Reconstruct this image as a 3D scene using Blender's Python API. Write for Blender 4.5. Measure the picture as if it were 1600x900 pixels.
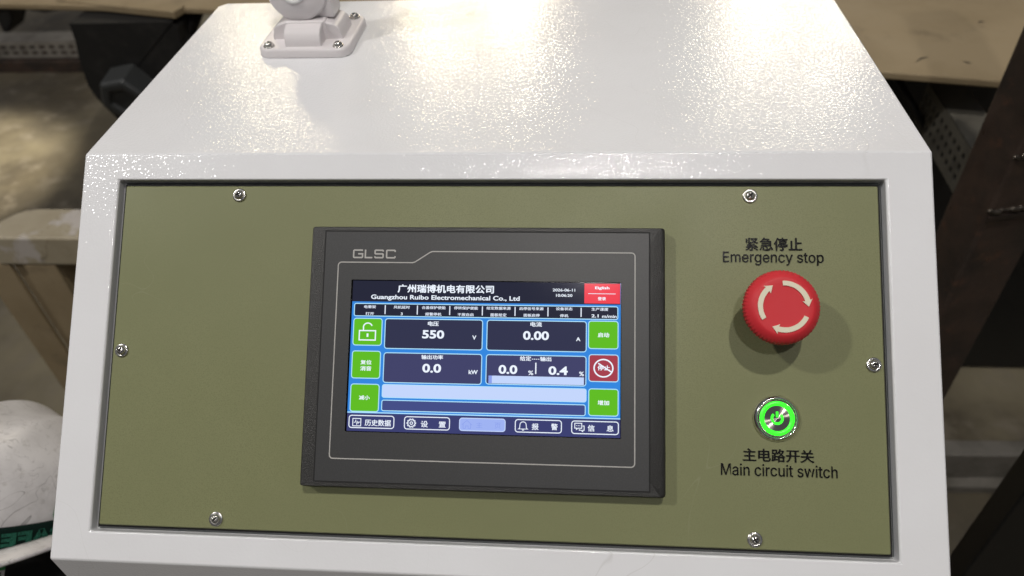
import bpy, bmesh, math, random, os
from mathutils import Vector, Matrix
random.seed(7)
R = math.radians
for o in list(bpy.data.objects): bpy.data.objects.remove(o)
sc = bpy.context.scene
COL = sc.collection

# ------------------------------------------------------------------ camera, world, lamps, exposure
cam_d = bpy.data.cameras.new('camera'); cam = bpy.data.objects.new('camera', cam_d); COL.objects.link(cam)
CM = Matrix(((0.99665925694153, -0.011407280754724445, 0.08087149991523683, 0.05064213056354999),
             (0.06740542109089706, 0.6740217984481014, -0.7356297468321584, -0.2829607993559063),
             (-0.04611761876242207, 0.7386233743678638, 0.6725389773664527, 1.332412984940764),
             (0, 0, 0, 1)))
cam.matrix_world = CM
cam_d.lens = 26.2866; cam_d.sensor_width = 36
cam_d.clip_start = 0.01; cam_d.clip_end = 60
cam_d.dof.use_dof = True; cam_d.dof.focus_distance = 0.43; cam_d.dof.aperture_fstop = 8.5
sc.camera = cam
sc.view_settings.view_transform = 'Standard'; sc.view_settings.look = 'None'
sc.view_settings.exposure = 0; sc.view_settings.gamma = 1
try: sc.cycles.use_denoising = True
except Exception: pass
sc.cycles.sample_clamp_indirect = 6

w = bpy.data.worlds.new('World'); sc.world = w; w.use_nodes = True
nt = w.node_tree; nt.nodes.clear()
wo = nt.nodes.new('ShaderNodeOutputWorld'); bg = nt.nodes.new('ShaderNodeBackground')
tc = nt.nodes.new('ShaderNodeTexCoord'); sp = nt.nodes.new('ShaderNodeSeparateXYZ'); cr = nt.nodes.new('ShaderNodeValToRGB')
mp = nt.nodes.new('ShaderNodeMapRange'); mp.inputs['From Min'].default_value = -1
nt.links.new(tc.outputs['Generated'], sp.inputs[0]); nt.links.new(sp.outputs['Z'], mp.inputs['Value'])
nt.links.new(mp.outputs[0], cr.inputs[0]); nt.links.new(cr.outputs[0], bg.inputs[0]); nt.links.new(bg.outputs[0], wo.inputs[0])
for p_, c_ in ((0.0, (.10, .085, .065)), (0.48, (.16, .14, .11)), (0.56, (.34, .32, .30)), (0.75, (.30, .31, .34)), (1.0, (.36, .38, .44))):
    e = cr.color_ramp.elements.new(p_) if p_ not in (0.0, 1.0) else cr.color_ramp.elements[0 if p_ == 0 else -1]
    e.color = (*c_, 1)
bg.inputs[1].default_value = 0.31

AIM = Vector((0, 0, 1.03))
def lamp(name, direction, dist, watts, size, color, aim=AIM):
    d = Vector(direction).normalized()
    l = bpy.data.lights.new(name, 'AREA'); l.shape = 'DISK'; l.size = size; l.energy = watts; l.color = color
    o = bpy.data.objects.new(name, l); COL.objects.link(o)
    o.location = aim + d * dist
    o.rotation_euler = (-d).to_track_quat('-Z', 'Y').to_euler()
    return o
# high bay lamps hanging over the hall (directions taken from the cast shadows)
lamp('ceiling_lamp', (0.04, -0.52, 0.873), 5.0, 44, .16, (1, .96, .93))
lamp('ceiling_lamp', (0.14, -0.19, 1.16), 5.0, 99, .15, (1, .95, .88))
lamp('ceiling_lamp', (-0.90, -0.226, 1.13), 5.5, 88, .26, (1, .97, .93))
# rows of lamps further down the hall, mirrored in the glossy top
def az(a, e): return (math.sin(R(a)) * math.cos(R(e)), math.cos(R(a)) * math.cos(R(e)), math.sin(R(e)))
TOP = Vector((0, .2, 1.098))
lamp('ceiling_lamp', az(-25, 23), 13, 42, .6, (1, .86, .58), TOP)
lamp('ceiling_lamp', az(-11, 19.5), 14, 80, .7, (1, .85, .58), TOP)
lamp('ceiling_lamp', az(-4.5, 19.5), 14, 80, .7, (1, .87, .62), TOP)
lamp('ceiling_lamp', az(14, 20), 14, 72, .8, (1, .88, .66), TOP)
lamp('ceiling_lamp', az(20, 20.5), 14, 58, .8, (1, .88, .68), TOP)

sl = bpy.data.lights.new('floor_pool_spot', 'SPOT'); sl.energy = 4500; sl.spot_size = R(9); sl.spot_blend = .35; sl.color = (1, .92, .74); sl.shadow_soft_size = .08  # unseen spot, added to cast the light pool on the left floor
so = bpy.data.objects.new('floor_pool_spot', sl); COL.objects.link(so); so.location = (-2.6, 1.6, 6.0)
so.rotation_euler = (Vector((-2.12, 1.68, 0)) - so.location).to_track_quat('-Z', 'Y').to_euler()

# ------------------------------------------------------------------ helpers
def at_depth(px, py, d):
    return CM @ Vector(((px - 800) / 1168.3 * d, -(py - 450) / 1168.3 * d, -d))
def ray(px, py):
    return CM.to_3x3() @ Vector(((px - 800) / 1168.3, -(py - 450) / 1168.3, -1))
def at_z(px, py, z):
    o = CM.translation; d = ray(px, py); return o + d * ((z - o.z) / d.z)
def at_y(px, py, y):
    o = CM.translation; d = ray(px, py); return o + d * ((y - o.y) / d.y)

def s2l(c): 
    c = c / 255
    return c / 12.92 if c <= .04045 else ((c + .055) / 1.055) ** 2.4
def rgb(r, g, b): return (s2l(r), s2l(g), s2l(b), 1)

def mat(name, col, rough=.5, metal=0, spec=.5, coat=0, bumps=(), noise=None, rvar=None, emit=None, estr=1.0):
    """bumps: (scale, strength, distance, detail); noise: (scale, colour2, lo, hi)"""
    m = bpy.data.materials.new(name); m.use_nodes = True
    t = m.node_tree; b = t.nodes['Principled BSDF']
    if len(col) == 3: col = (*col, 1)
    b.inputs['Base Color'].default_value = col
    b.inputs['Roughness'].default_value = rough; b.inputs['Metallic'].default_value = metal
    b.inputs['Specular IOR Level'].default_value = spec
    b.inputs['Coat Weight'].default_value = coat
    tcn = t.nodes.new('ShaderNodeTexCoord'); co = tcn.outputs['Object']
    prev = None
    for (s, st, dist, det) in bumps:
        n = t.nodes.new('ShaderNodeTexNoise'); n.inputs['Scale'].default_value = s; n.inputs['Detail'].default_value = det
        t.links.new(co, n.inputs['Vector'])
        bp = t.nodes.new('ShaderNodeBump'); bp.inputs['Strength'].default_value = st; bp.inputs['Distance'].default_value = dist
        t.links.new(n.outputs['Fac'], bp.inputs['Height'])
        if prev: t.links.new(prev.outputs[0], bp.inputs['Normal'])
        prev = bp
    if prev: t.links.new(prev.outputs[0], b.inputs['Normal'])
    if noise:
        layers = noise if isinstance(noise, list) else [noise]
        last = None
        for (s, c2, lo, hi) in layers:
            n = t.nodes.new('ShaderNodeTexNoise'); n.inputs['Scale'].default_value = s; n.inputs['Detail'].default_value = 6; n.inputs['Roughness'].default_value = .62
            t.links.new(co, n.inputs['Vector'])
            mr = t.nodes.new('ShaderNodeMapRange'); mr.inputs['From Min'].default_value = lo; mr.inputs['From Max'].default_value = hi
            t.links.new(n.outputs['Fac'], mr.inputs['Value'])
            mx = t.nodes.new('ShaderNodeMix'); mx.data_type = 'RGBA'
            if last: t.links.new(last, mx.inputs['A'])
            else: mx.inputs['A'].default_value = col
            mx.inputs['B'].default_value = (*c2[:3], 1)
            t.links.new(mr.outputs[0], mx.inputs['Factor']); last = mx.outputs['Result']
        t.links.new(last, b.inputs['Base Color'])
    if rvar:
        s, lo, hi = rvar
        n = t.nodes.new('ShaderNodeTexNoise'); n.inputs['Scale'].default_value = s; n.inputs['Detail'].default_value = 5
        t.links.new(co, n.inputs['Vector'])
        mr = t.nodes.new('ShaderNodeMapRange'); mr.inputs['From Min'].default_value = .3; mr.inputs['From Max'].default_value = .7
        mr.inputs['To Min'].default_value = lo; mr.inputs['To Max'].default_value = hi
        t.links.new(n.outputs['Fac'], mr.inputs['Value']); t.links.new(mr.outputs[0], b.inputs['Roughness'])
    if emit:
        b.inputs['Emission Color'].default_value = emit; b.inputs['Emission Strength'].default_value = estr
    return m

def obj(name, bm, m, parent=None, M=None, smooth=False, bevel=None, label=None, recalc=True):
    if recalc: bmesh.ops.recalc_face_normals(bm, faces=bm.faces)
    me = bpy.data.meshes.new(name); bm.to_mesh(me); bm.free()
    for x in (m if isinstance(m, (list, tuple)) else [m]): me.materials.append(x)
    o = bpy.data.objects.new(name, me); COL.objects.link(o)
    if parent: o.parent = parent
    if M is not None: o.matrix_local = M
    if smooth:
        for p in me.polygons: p.use_smooth = True
    if bevel:
        md = o.modifiers.new('bevel', 'BEVEL'); md.width = bevel; md.segments = 3; md.limit_method = 'ANGLE'; md.angle_limit = R(35)
        md.harden_normals = True
        for p in me.polygons: p.use_smooth = True
    if label: o['label'] = label
    return o
def thing(name, label, cat, loc=(0, 0, 0), rot=None, group=None):
    o = bpy.data.objects.new(name, None); COL.objects.link(o); o.location = loc
    o.empty_display_size = .05
    if rot: o.rotation_euler = rot
    o['label'] = label; o['category'] = cat
    if group: o['group'] = group
    return o
def tag(o, label=None, cat=None, group=None, kind=None):
    for k, v in (('label', label), ('category', cat), ('group', group), ('kind', kind)):
        if v: o[k] = v
    return o

def box(bm, x0, x1, y0, y1, z0, z1, M=None):
    v = [bm.verts.new(Vector(p) if M is None else M @ Vector(p)) for p in
         ((x0, y0, z0), (x1, y0, z0), (x1, y1, z0), (x0, y1, z0), (x0, y0, z1), (x1, y0, z1), (x1, y1, z1), (x0, y1, z1))]
    for f in ((3, 2, 1, 0), (4, 5, 6, 7), (0, 1, 5, 4), (1, 2, 6, 5), (2, 3, 7, 6), (3, 0, 4, 7)): bm.faces.new([v[i] for i in f])
def rrect(x0, x1, y0, y1, r, n=5):
    pts = []
    for cx, cy, a0 in ((x1 - r, y1 - r, 0), (x0 + r, y1 - r, 90), (x0 + r, y0 + r, 180), (x1 - r, y0 + r, 270)):
        for k in range(n + 1):
            a = R(a0 + 90 * k / n); pts.append((cx + r * math.cos(a), cy + r * math.sin(a)))
    return pts
def loft(bm, loops, cap0=True, cap1=True, closed=False, mats=None):
    L = [[bm.verts.new(p) for p in lp] for lp in loops]
    n = len(L[0]); rng = list(range(len(L) - 1))
    for i in rng:
        for k in range(n):
            f = bm.faces.new((L[i][k], L[i][(k + 1) % n], L[i + 1][(k + 1) % n], L[i + 1][k]))
            if mats: f.material_index = mats[i]
    if closed:
        for k in range(n): bm.faces.new((L[-1][k], L[-1][(k + 1) % n], L[0][(k + 1) % n], L[0][k]))
    else:
        if cap0: bm.faces.new(L[0][::-1])
        if cap1: bm.faces.new(L[-1])
    return L
def slab(x0, x1, y0, y1, r, z0, z1, ch=0, n=5):
    bm = bmesh.new(); a = [(x, y, z0) for x, y in rrect(x0, x1, y0, y1, r, n)]
    if ch:
        b = [(x, y, z1 - ch) for x, y in rrect(x0, x1, y0, y1, r, n)]
        c = [(x, y, z1) for x, y in rrect(x0 + ch, x1 - ch, y0 + ch, y1 - ch, max(r - ch, ch * .3), n)]
        loft(bm, [a, b, c])
    else:
        loft(bm, [a, [(x, y, z1) for x, y in rrect(x0, x1, y0, y1, r, n)]])
    return bm
def ring_slab(o4, ro, i4, ri, z0, z1, n=5):
    bm = bmesh.new()
    O = rrect(*o4, ro, n); I = rrect(*i4, ri, n)
    loft(bm, [[(x, y, z0) for x, y in O], [(x, y, z1) for x, y in O], [(x, y, z1) for x, y in I], [(x, y, z0) for x, y in I]], closed=True)
    return bm
def lathe(prof, n=48, rf=None, cap0=True, cap1=True, mats=None):
    bm = bmesh.new(); loops = []
    for i, (r, z) in enumerate(prof):
        lp = []
        for k in range(n):
            a = 2 * math.pi * k / n; rr = r if rf is None else rf(i, a, r)
            lp.append((rr * math.cos(a), rr * math.sin(a), z))
        loops.append(lp)
    loft(bm, loops, cap0, cap1, mats=mats); return bm
def tube(bm, pts, rad, n=8, cap=True):
    pts = [Vector(p) for p in pts]; loops = []
    for i, p in enumerate(pts):
        d = (pts[min(i + 1, len(pts) - 1)] - pts[max(i - 1, 0)]).normalized()
        u = d.cross(Vector((0, 0, 1)))
        if u.length < .01: u = d.cross(Vector((1, 0, 0)))
        u.normalize(); v = d.cross(u)
        rr = rad[i] if isinstance(rad, (list, tuple)) else rad
        loops.append([p + rr * (math.cos(2 * math.pi * k / n) * u + math.sin(2 * math.pi * k / n) * v) for k in range(n)])
    loft(bm, loops, cap, cap)
def path_ribbon(pts, wd, z, closed=False, h=.00008):
    """flat line of given width following pts (2D), thin raised"""
    bm = bmesh.new(); n = len(pts); A = []; B = []
    for i in range(n):
        p = Vector(pts[i]); a = Vector(pts[(i - 1) % n] if (closed or i) else pts[i]); b = Vector(pts[(i + 1) % n] if (closed or i < n - 1) else pts[i])
        d1 = (p - a); d2 = (b - p)
        if d1.length < 1e-9: d1 = d2
        if d2.length < 1e-9: d2 = d1
        d1.normalize(); d2.normalize(); t = (d1 + d2).normalized(); nn = Vector((-t.y, t.x)); s = wd / 2 / max(.35, nn.dot(Vector((-d1.y, d1.x))))
        A.append(p + nn * s); B.append(p - nn * s)
    top = [[bm.verts.new((q.x, q.y, z + h)) for q in S] for S in (A, B)]
    for i in range(n if closed else n - 1):
        j = (i + 1) % n; bm.faces.new((top[0][i], top[1][i], top[1][j], top[0][j]))
    return bm

# fonts that ship with Blender itself; the built-in font is used when they are missing
FD = os.path.join(bpy.utils.system_resource('DATAFILES'), 'fonts')
def font(fn):
    try: return bpy.data.fonts.load(os.path.join(FD, fn))
    except Exception: return None
F_LATIN = font('Inter.woff2'); F_CJK = font('Noto Sans CJK Regular.woff2')
def text_bm(body, bbox, z, fnt=None, bold=0.0, thick=0.0, mirror=False, spacing=1.0):
    c = bpy.data.curves.new('t', 'FONT'); c.body = body; c.resolution_u = 4
    if fnt: c.font = fnt
    cjk = any(ord(ch) > 0x2E00 for ch in body) or thick > 0
    c.offset = 0 if cjk else bold; c.space_character = spacing
    o = bpy.data.objects.new('t', c); COL.objects.link(o)
    dg = bpy.context.evaluated_depsgraph_get(); dg.update()
    me = bpy.data.meshes.new_from_object(o.evaluated_get(dg))
    bm = bmesh.new(); bm.from_mesh(me)
    bpy.data.objects.remove(o); bpy.data.curves.remove(c); bpy.data.meshes.remove(me)
    xs = [v.co.x for v in bm.verts]; ys = [v.co.y for v in bm.verts]
    x0, x1, y0, y1 = min(xs), max(xs), min(ys), max(ys)
    X0, X1, Y0, Y1 = bbox
    if cjk and bold:
        # heavier strokes: the same outline laid several times, each a hair aside and a hair higher
        e = (y1 - y0) * bold * 1.1; src = [list(bm.verts), list(bm.faces)]
        base = bpy.data.meshes.new('x'); bm.to_mesh(base); zz = 0
        for ox, oy in ((e, 0), (-e, 0), (0, e * .7), (0, -e * .7)):
            n0 = len(bm.verts); bm.from_mesh(base); bm.verts.ensure_lookup_table()
            zz += 1
            for v in bm.verts[n0:]: v.co.x += ox; v.co.y += oy; v.co.z = zz
        bpy.data.meshes.remove(base)
        x0 -= e; x1 += e; y0 -= e * .7; y1 += e * .7
    for v in bm.verts:
        zk = v.co.z * .000004 if cjk else 0  # copies lie a hair apart
        u = (v.co.x - x0) / (x1 - x0)
        if mirror: u = 1 - u
        v.co = (X0 + u * (X1 - X0), Y0 + (v.co.y - y0) / (y1 - y0) * (Y1 - Y0), z + zk)
    if thick:
        r = bmesh.ops.extrude_face_region(bm, geom=bm.faces[:])
        for v in [g for g in r['geom'] if isinstance(g, bmesh.types.BMVert)]: v.co.z += thick
    return bm

# ------------------------------------------------------------------ materials
M_WHITE = mat('white_powder_coat', (.80, .805, .825), .45, spec=.15, bumps=((650, .15, .0004, 1.0), (60, .1, .001, 0)), noise=[(9, (.75, .75, .765), .35, .75), (260, (.50, .49, .47), .765, .80)])
M_OLIVE = mat('olive_paint', (.215, .225, .110), .48, spec=.38, rvar=(11, .38, .56), bumps=((1900, .16, .00012, 2),), noise=[(1500, (.172, .180, .086), .45, .62), (5, (.184, .194, .092), .38, .66), (420, (.30, .31, .19), .755, .79)])
M_INNER = mat('inner_flange', (.20, .21, .21), .5)
M_STEEL = mat('screw_steel', (.72, .70, .66), .2, 1, bumps=((900, .10, .0002, 2),))
M_DARKREC = mat('screw_recess', (.03, .027, .025), .5, .6)
M_CHROME = mat('chrome', (.86, .85, .82), .13, 1)
M_BLACKPL = mat('black_textured_plastic', (.020, .0195, .018), .36, spec=.5, bumps=((2100, .8, .0003, 2),), noise=(1900, (.07, .07, .068), .62, .72))  # pale noise specks put the sparkle of the grain into the colour
M_FACE = mat('membrane_grey', (.040, .0405, .0415), .42, spec=.45, bumps=((1800, .22, .0001, 2),), noise=(1400, (.048, .049, .050), .45, .65))
M_GAP = mat('gap_black', (.003, .003, .003), .7)
M_LINE = mat('silver_print', (.42, .41, .39), .5)
M_RED = mat('red_button_plastic', (.60, .030, .040), .52, spec=.32, bumps=((1300, .10, .0001, 2),), rvar=(300, .46, .58))
M_CREAM = mat('cream_print', (.74, .68, .52), .45)
M_BLKINK = mat('black_vinyl_lettering', (.006, .006, .006), .22, spec=.4, bumps=((500, .25, .0004, 1),))
M_PLAST = mat('white_pink_plastic', (.74, .705, .715), .30, spec=.5, bumps=((500, .03, .0002, 2),))
M_PLAST2 = mat('white_plastic', (.72, .72, .72), .35)

# the wrinkle of the powder coat lives in its clear top skin
for m_, sc_, st_, dist_ in ((M_WHITE, 680, 1.0, .00022),):
    t = m_.node_tree; b = t.nodes['Principled BSDF']
    b.inputs['Coat Weight'].default_value = 1; b.inputs['Coat Roughness'].default_value = .085; b.inputs['Specular IOR Level'].default_value = .15
    tcn = t.nodes.new('ShaderNodeTexCoord'); n1 = t.nodes.new('ShaderNodeTexNoise'); n1.inputs['Scale'].default_value = sc_; n1.inputs['Detail'].default_value = 1.5
    t.links.new(tcn.outputs['Object'], n1.inputs['Vector']); bp = t.nodes.new('ShaderNodeBump'); bp.inputs['Strength'].default_value = st_; bp.inputs['Distance'].default_value = dist_
    t.links.new(n1.outputs['Fac'], bp.inputs['Height']); t.links.new(bp.outputs[0], b.inputs['Coat Normal'])
    b2 = t.nodes.new('ShaderNodeBump'); b2.inputs['Strength'].default_value = .16; b2.inputs['Distance'].default_value = dist_; t.links.new(n1.outputs['Fac'], b2.inputs['Height']); t.links.new(b2.outputs[0], b.inputs['Normal'])

# brushed centre of the power button
M_BRUSH = mat('brushed_steel', (.60, .55, .50), .22, 1)
t = M_BRUSH.node_tree; b = t.nodes['Principled BSDF']
tg = t.nodes.new('ShaderNodeTangent'); tg.direction_type = 'RADIAL'; tg.axis = 'Z'
t.links.new(tg.outputs[0], b.inputs['Tangent']); b.inputs['Anisotropic'].default_value = 1.0

# ------------------------------------------------------------------ the console
A = R(40.979)
PO = Vector((0, 0, 1.02))
PM = Matrix.Translation(PO) @ Matrix.Rotation(A, 4, 'X')       # panel plane: u right, v up the slope, n out of it
BASE = Vector((0.0013, .12, 0))
console = thing('control_console', 'white powder coated control console with olive sloped front panel, touchscreen and buttons', 'control console', BASE)
PL = Matrix.Translation(-BASE) @ PM

X0, X1 = -.2468, .2494
V0, V1 = -.1194, .119
OX0, OX1, OY0, OY1 = -.2236, .2236, -.1030, .1030
bm = bmesh.new()
def P(u, v, n=0): return PM @ Vector((u, v, n)) - BASE
tl, tr, br_, bl = P(X0, V1), P(X1, V1), P(X1, V0), P(X0, V0)
YB = .3236 - BASE.y; ZT = tl.z
NO = 28
O = [P(x, y) for x, y in ((X1, V1), (X0, V1), (X0, V0), (X1, V0))]
I0 = [P(x, y) for x, y in ((OX1, OY1), (OX0, OY1), (OX0, OY0), (OX1, OY0))]
I1 = [P(x, y, -.0075) for x, y in ((OX1, OY1), (OX0, OY1), (OX0, OY0), (OX1, OY0))]
I2 = [P(x, y, -.0075) for x, y in ((OX1 - .012, OY1 - .012), (OX0 + .012, OY1 - .012), (OX0 + .012, OY0 + .012), (OX1 - .012, OY0 + .012))]
vo, vi, vj, vk = [[bm.verts.new(p) for p in S] for S in (O, I0, I1, I2)]
for k in range(4):
    j = (k + 1) % 4
    bm.faces.new((vo[k], vo[j], vi[j], vi[k])); bm.faces.new((vi[k], vi[j], vj[j], vj[k]))
    f = bm.faces.new((vj[k], vj[j], vk[j], vk[k])); f.material_index = 1
f = bm.faces.new([vk[0], vk[1], vk[2], vk[3]]); f.material_index = 1
yB, c = YB, .006
bt = [bm.verts.new(p) for p in ((vo[0].co.x, yB - c, ZT), (vo[0].co.x - c, yB, ZT), (vo[1].co.x + c, yB, ZT), (vo[1].co.x, yB - c, ZT))]
bb = [bm.verts.new((v.co.x, v.co.y, .0)) for v in bt]
fb = [bm.verts.new((vo[2].co.x, vo[2].co.y, 0)), bm.verts.new((vo[3].co.x, vo[3].co.y, 0))]
bm.faces.new((vo[1], vo[0], bt[0], bt[1], bt[2], bt[3]))
for k in range(3): bm.faces.new((bt[k], bt[k + 1], bb[k + 1], bb[k]))
bm.faces.new((vo[0], vo[3], fb[1], bb[0], bt[0])); bm.faces.new((vo[1], bt[3], bb[3], fb[0], vo[2]))
bm.faces.new((vo[2], fb[0], fb[1], vo[3])); bm.faces.new((fb[0], bb[3], bb[2], bb[1], bb[0], fb[1]))
housing = obj('housing', bm, [M_WHITE, M_INNER], console, Matrix.Identity(4), bevel=.0014)

panel = obj('front_panel', slab(-.2203, .2203, -.0998, .0998, .0008, -.0045, -.0025, .0006, 2), M_OLIVE, console, PL, label='olive green painted sheet metal front panel')
ZP = -.0025
# dark seal behind the gap round the panel
obj('panel_seal', ring_slab((-.2218, .2218, -.1013, .1013), .0005, (-.214, .214, -.093, .093), .0005, -.0073, -.0048), M_GAP, console, PL)

# screws: washer + pan head with a cross recess
def make_screw(rh=.0027, rw=.0041, hd=.0019):
    bm = bmesh.new(); n, m = 64, 20; loops = []
    for i in range(m):
        f = 1 - i / (m - 1); r = rh * math.sin(f * math.pi / 2) if i else rh; z = .0009 + hd * (1 - (r / rh) ** 2.6) ** .5
        loops.append((r, z))
    L = []
    base = [(rh, .0006)] + loops[:-1]
    def dep(x, y, z):
        wdt, ln = rh * .15, rh * .60
        inside = (abs(x) < wdt and abs(y) < ln) or (abs(y) < wdt and abs(x) < ln)
        return z - (hd * .75 if inside else 0), inside
    for (r, z) in base:
        lp = []
        for k in range(n):
            a = 2 * math.pi * k / n; x, y = r * math.cos(a), r * math.sin(a); zz, _ = dep(x, y, z); lp.append((x, y, zz))
        L.append(lp)
    V = [[bm.verts.new(p) for p in lp] for lp in L]
    for i in range(len(V) - 1):
        for k in range(n):
            q = (V[i][k], V[i][(k + 1) % n], V[i + 1][(k + 1) % n], V[i + 1][k]); f = bm.faces.new(q)
            c_ = f.calc_center_median(); 
            if dep(c_.x, c_.y, 0)[1]: f.material_index = 1
    ce = bm.verts.new((0, 0, .0009 + hd * .25))
    for k in range(n):
        f = bm.faces.new((V[-1][k], V[-1][(k + 1) % n], ce)); f.material_index = 1
    wa = lathe([(rw * .55, 0), (rw, 0), (rw, .0004), (rw * .93, .0008), (rw * .66, .0009), (rw * .62, .0007)], 48, cap0=False, cap1=False)
    return bm, wa
sb, wb = make_screw()
def shade(o):
    for p in o.data.polygons: p.use_smooth = True
screw0 = None
for i, (u, v, a) in enumerate(((-.1487, .0942, 25), (.1500, .0941, 40), (-.2146, .0004, -28), (.2146, .0003, 5), (-.1504, -.0942, 38), (.1497, -.0944, 30))):
    if screw0 is None:
        s = obj('screw', sb, [M_STEEL, M_DARKREC], console, smooth=True); wsh = obj('washer', wb, M_STEEL, s, Matrix.Identity(4), smooth=True); screw0 = (s, wsh)
    else:
        s = screw0[0].copy(); COL.objects.link(s); s.parent = console
        wsh = screw0[1].copy(); COL.objects.link(wsh); wsh.parent = s; wsh.matrix_local = Matrix.Identity(4)
    tilt = Matrix.Rotation(R(random.uniform(-4, 4)), 4, 'X') @ Matrix.Rotation(R(random.uniform(-4, 4)), 4, 'Y')
    s.matrix_local = PL @ Matrix.Translation((u, v, ZP + .00005)) @ tilt @ Matrix.Rotation(R(a), 4, 'Z')

# panel lettering (cut vinyl)
def lettering(body, bbox, fnt, bold, lab):
    o = obj('lettering', text_bm(body, [q / 1000 for q in bbox], .0003, fnt, bold, .00022), M_BLKINK, panel, Matrix.Translation((0, 0, ZP)), label=lab)
    return o
lettering('紧急停止', (147.0, 178.2, 62.8, 70.3), F_CJK, .02, 'black Chinese lettering above the red stop button')
lettering('Emergency stop', (134.6, 189.6, 54.5, 62.2), F_LATIN, .010, 'black lettering reading Emergency stop')
lettering('主电路开关', (144.0, 181.8, -53.2, -46.2), F_CJK, .02, 'black Chinese lettering below the power button')
lettering('Main circuit switch', (132.2, 193.8, -60.9, -54.4), F_LATIN, .010, 'black lettering reading Main circuit switch')

# ------------------------------------------------------------------ emergency stop
EO = PL @ Matrix.Translation((.1596, .0288, ZP))
TEETH = 60
def rf(i, a, r):
    if 5 <= i <= 9: return r + .00017 * (1 if math.sin(a * TEETH) > 0 else -1) * (1, 1, 1, .8, .4)[i - 5]
    return r
prof = [(.0105, 0), (.0105, .014), (.0135, .0160), (.0172, .0190), (.0186, .0202), (.0193, .0210), (.0195, .0222), (.0195, .0242), (.0193, .0254), (.0188, .0264),
        (.0178, .0276), (.0166, .0287), (.0154, .0295), (.0145, .02975), (.0120, .0296), (.006, .02955), (.001, .0295)]
bm = lathe(prof, 480, rf)
estop = obj('emergency_stop_button', bm, M_RED, console, EO, smooth=True, label='red mushroom emergency stop button with knurled rim')
obj('collar', lathe([(.0145, 0), (.0145, .003), (.0125, .0045), (.0108, .0045)], 48), M_BLACKPL, estop, Matrix.Identity(4), smooth=True)
def arrow(a0, a1, r=.01215, wd=.0026):
    bm = bmesh.new(); n = 16; head = math.copysign(R(15), a0 - a1); z = .02995
    A0, A1 = R(a0), R(a1); Ab = A1 + head; In = []; Ou = []
    for k in range(n + 1):
        a = A0 + (Ab - A0) * k / n; w_ = wd * (.95 + .1 * k / n)
        for S, s in ((In, -.5), (Ou, .5)): S.append(bm.verts.new(((r + s * w_) * math.cos(a), (r + s * w_) * math.sin(a), z)))
    for k in range(n): bm.faces.new((In[k], Ou[k], Ou[k + 1], In[k + 1]))
    Ac = Ab + head * .12
    hb = [bm.verts.new(((r + s) * math.cos(Ac), (r + s) * math.sin(Ac), z)) for s in (-.0026, .0026)]
    tip = bm.verts.new((r * math.cos(A1) * 1.01, r * math.sin(A1) * 1.01, z))
    bm.faces.new((In[-1], Ou[-1], tip)); bm.faces.new((hb[0], In[-1], tip)); bm.faces.new((Ou[-1], hb[1], tip))
    ret = bmesh.ops.extrude_face_region(bm, geom=bm.faces[:])
    for g in ret['geom']:
        if isinstance(g, bmesh.types.BMVert): g.co.z += .00022
    return bm
for a0, a1 in ((93, 0), (-25, -121), (212, 118)): obj('arrow', arrow(a0, a1), M_CREAM, estop, Matrix.Identity(4))

# ------------------------------------------------------------------ power button
M_GREEN = mat('green_light', (.02, .3, .02), .3, emit=(.035, .95, .02, 1), estr=1.5)
QO = PL @ Matrix.Translation((.1621, -.0297, ZP))
pw = obj('power_button', lathe([(.0126, 0), (.0126, .0007), (.0122, .0012), (.0113, .0026), (.0108, .0029), (.0105, .0028), (.0103, .0021), (.0101, .0016), (.0094, .0016)], 72, cap1=False), M_CHROME, console, QO, smooth=True, label='round steel push button with glowing green ring')
obj('button_cap', lathe([(.0098, .001), (.0098, .0021), (.0095, .0024), (.0069, .0024), (.0003, .0024)], 96), [M_BRUSH], pw, Matrix.Identity(4), smooth=False)
bm = lathe([(.00685, .00240), (.0069, .0027), (.0092, .0027), (.0093, .0024)], 72, cap0=False, cap1=False)
obj('light_ring', bm, M_GREEN, pw, Matrix.Identity(4), smooth=True)
pts = [(.0028 * math.cos(R(a)), .0028 * math.sin(R(a))) for a in range(130, 411, 10)]
bm = path_ribbon(pts, .0013, .0025); b2 = path_ribbon([(0, .0037), (0, .0006)], .0012, .0026)
me = bpy.data.meshes.new('x'); b2.to_mesh(me); bm.from_mesh(me); b2.free()
obj('power_symbol', bm, M_GREEN, pw, Matrix.Identity(4))

# ------------------------------------------------------------------ touchscreen unit
TS = PL @ Matrix.Translation((0, 0, ZP))
H = .0090  # face height above the panel
W4 = (-.0755, .0779, -.0428, .0432)   # window
n = 4
def lp(x0, x1, y0, y1, r, z): return [(x, y, z) for x, y in rrect(x0, x1, y0, y1, r, n)]
bm = bmesh.new()
loft(bm, [lp(-.0997, .1016, -.0730, .0738, .0016, 0), lp(-.0997, .1016, -.0730, .0738, .0016, H - .0016), lp(-.0995, .1010, -.0729, .0737, .0016, H - .0007),
          lp(-.0991, .0992, -.0726, .0734, .0012, H), lp(W4[0], W4[1], W4[2], W4[3], .0006, H), lp(W4[0], W4[1], W4[2], W4[3], .0006, 0)], closed=True)
ts = obj('touchscreen', bm, M_BLACKPL, console, TS, bevel=.0003, label='black framed touchscreen unit with grey face')
I4 = Matrix.Identity(4)
obj('gap_line', ring_slab((-.0919, .0934, -.0704, .0714), .0003, W4, .0003, H - .0002, H + .00005), M_GAP, ts, I4)
obj('face_plate', ring_slab((-.0911, .0926, -.0696, .0706), .0003, (-.0752, .0776, -.0425, .0430), .0006, H - .0002, H + .0001), M_FACE, ts, I4)
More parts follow.
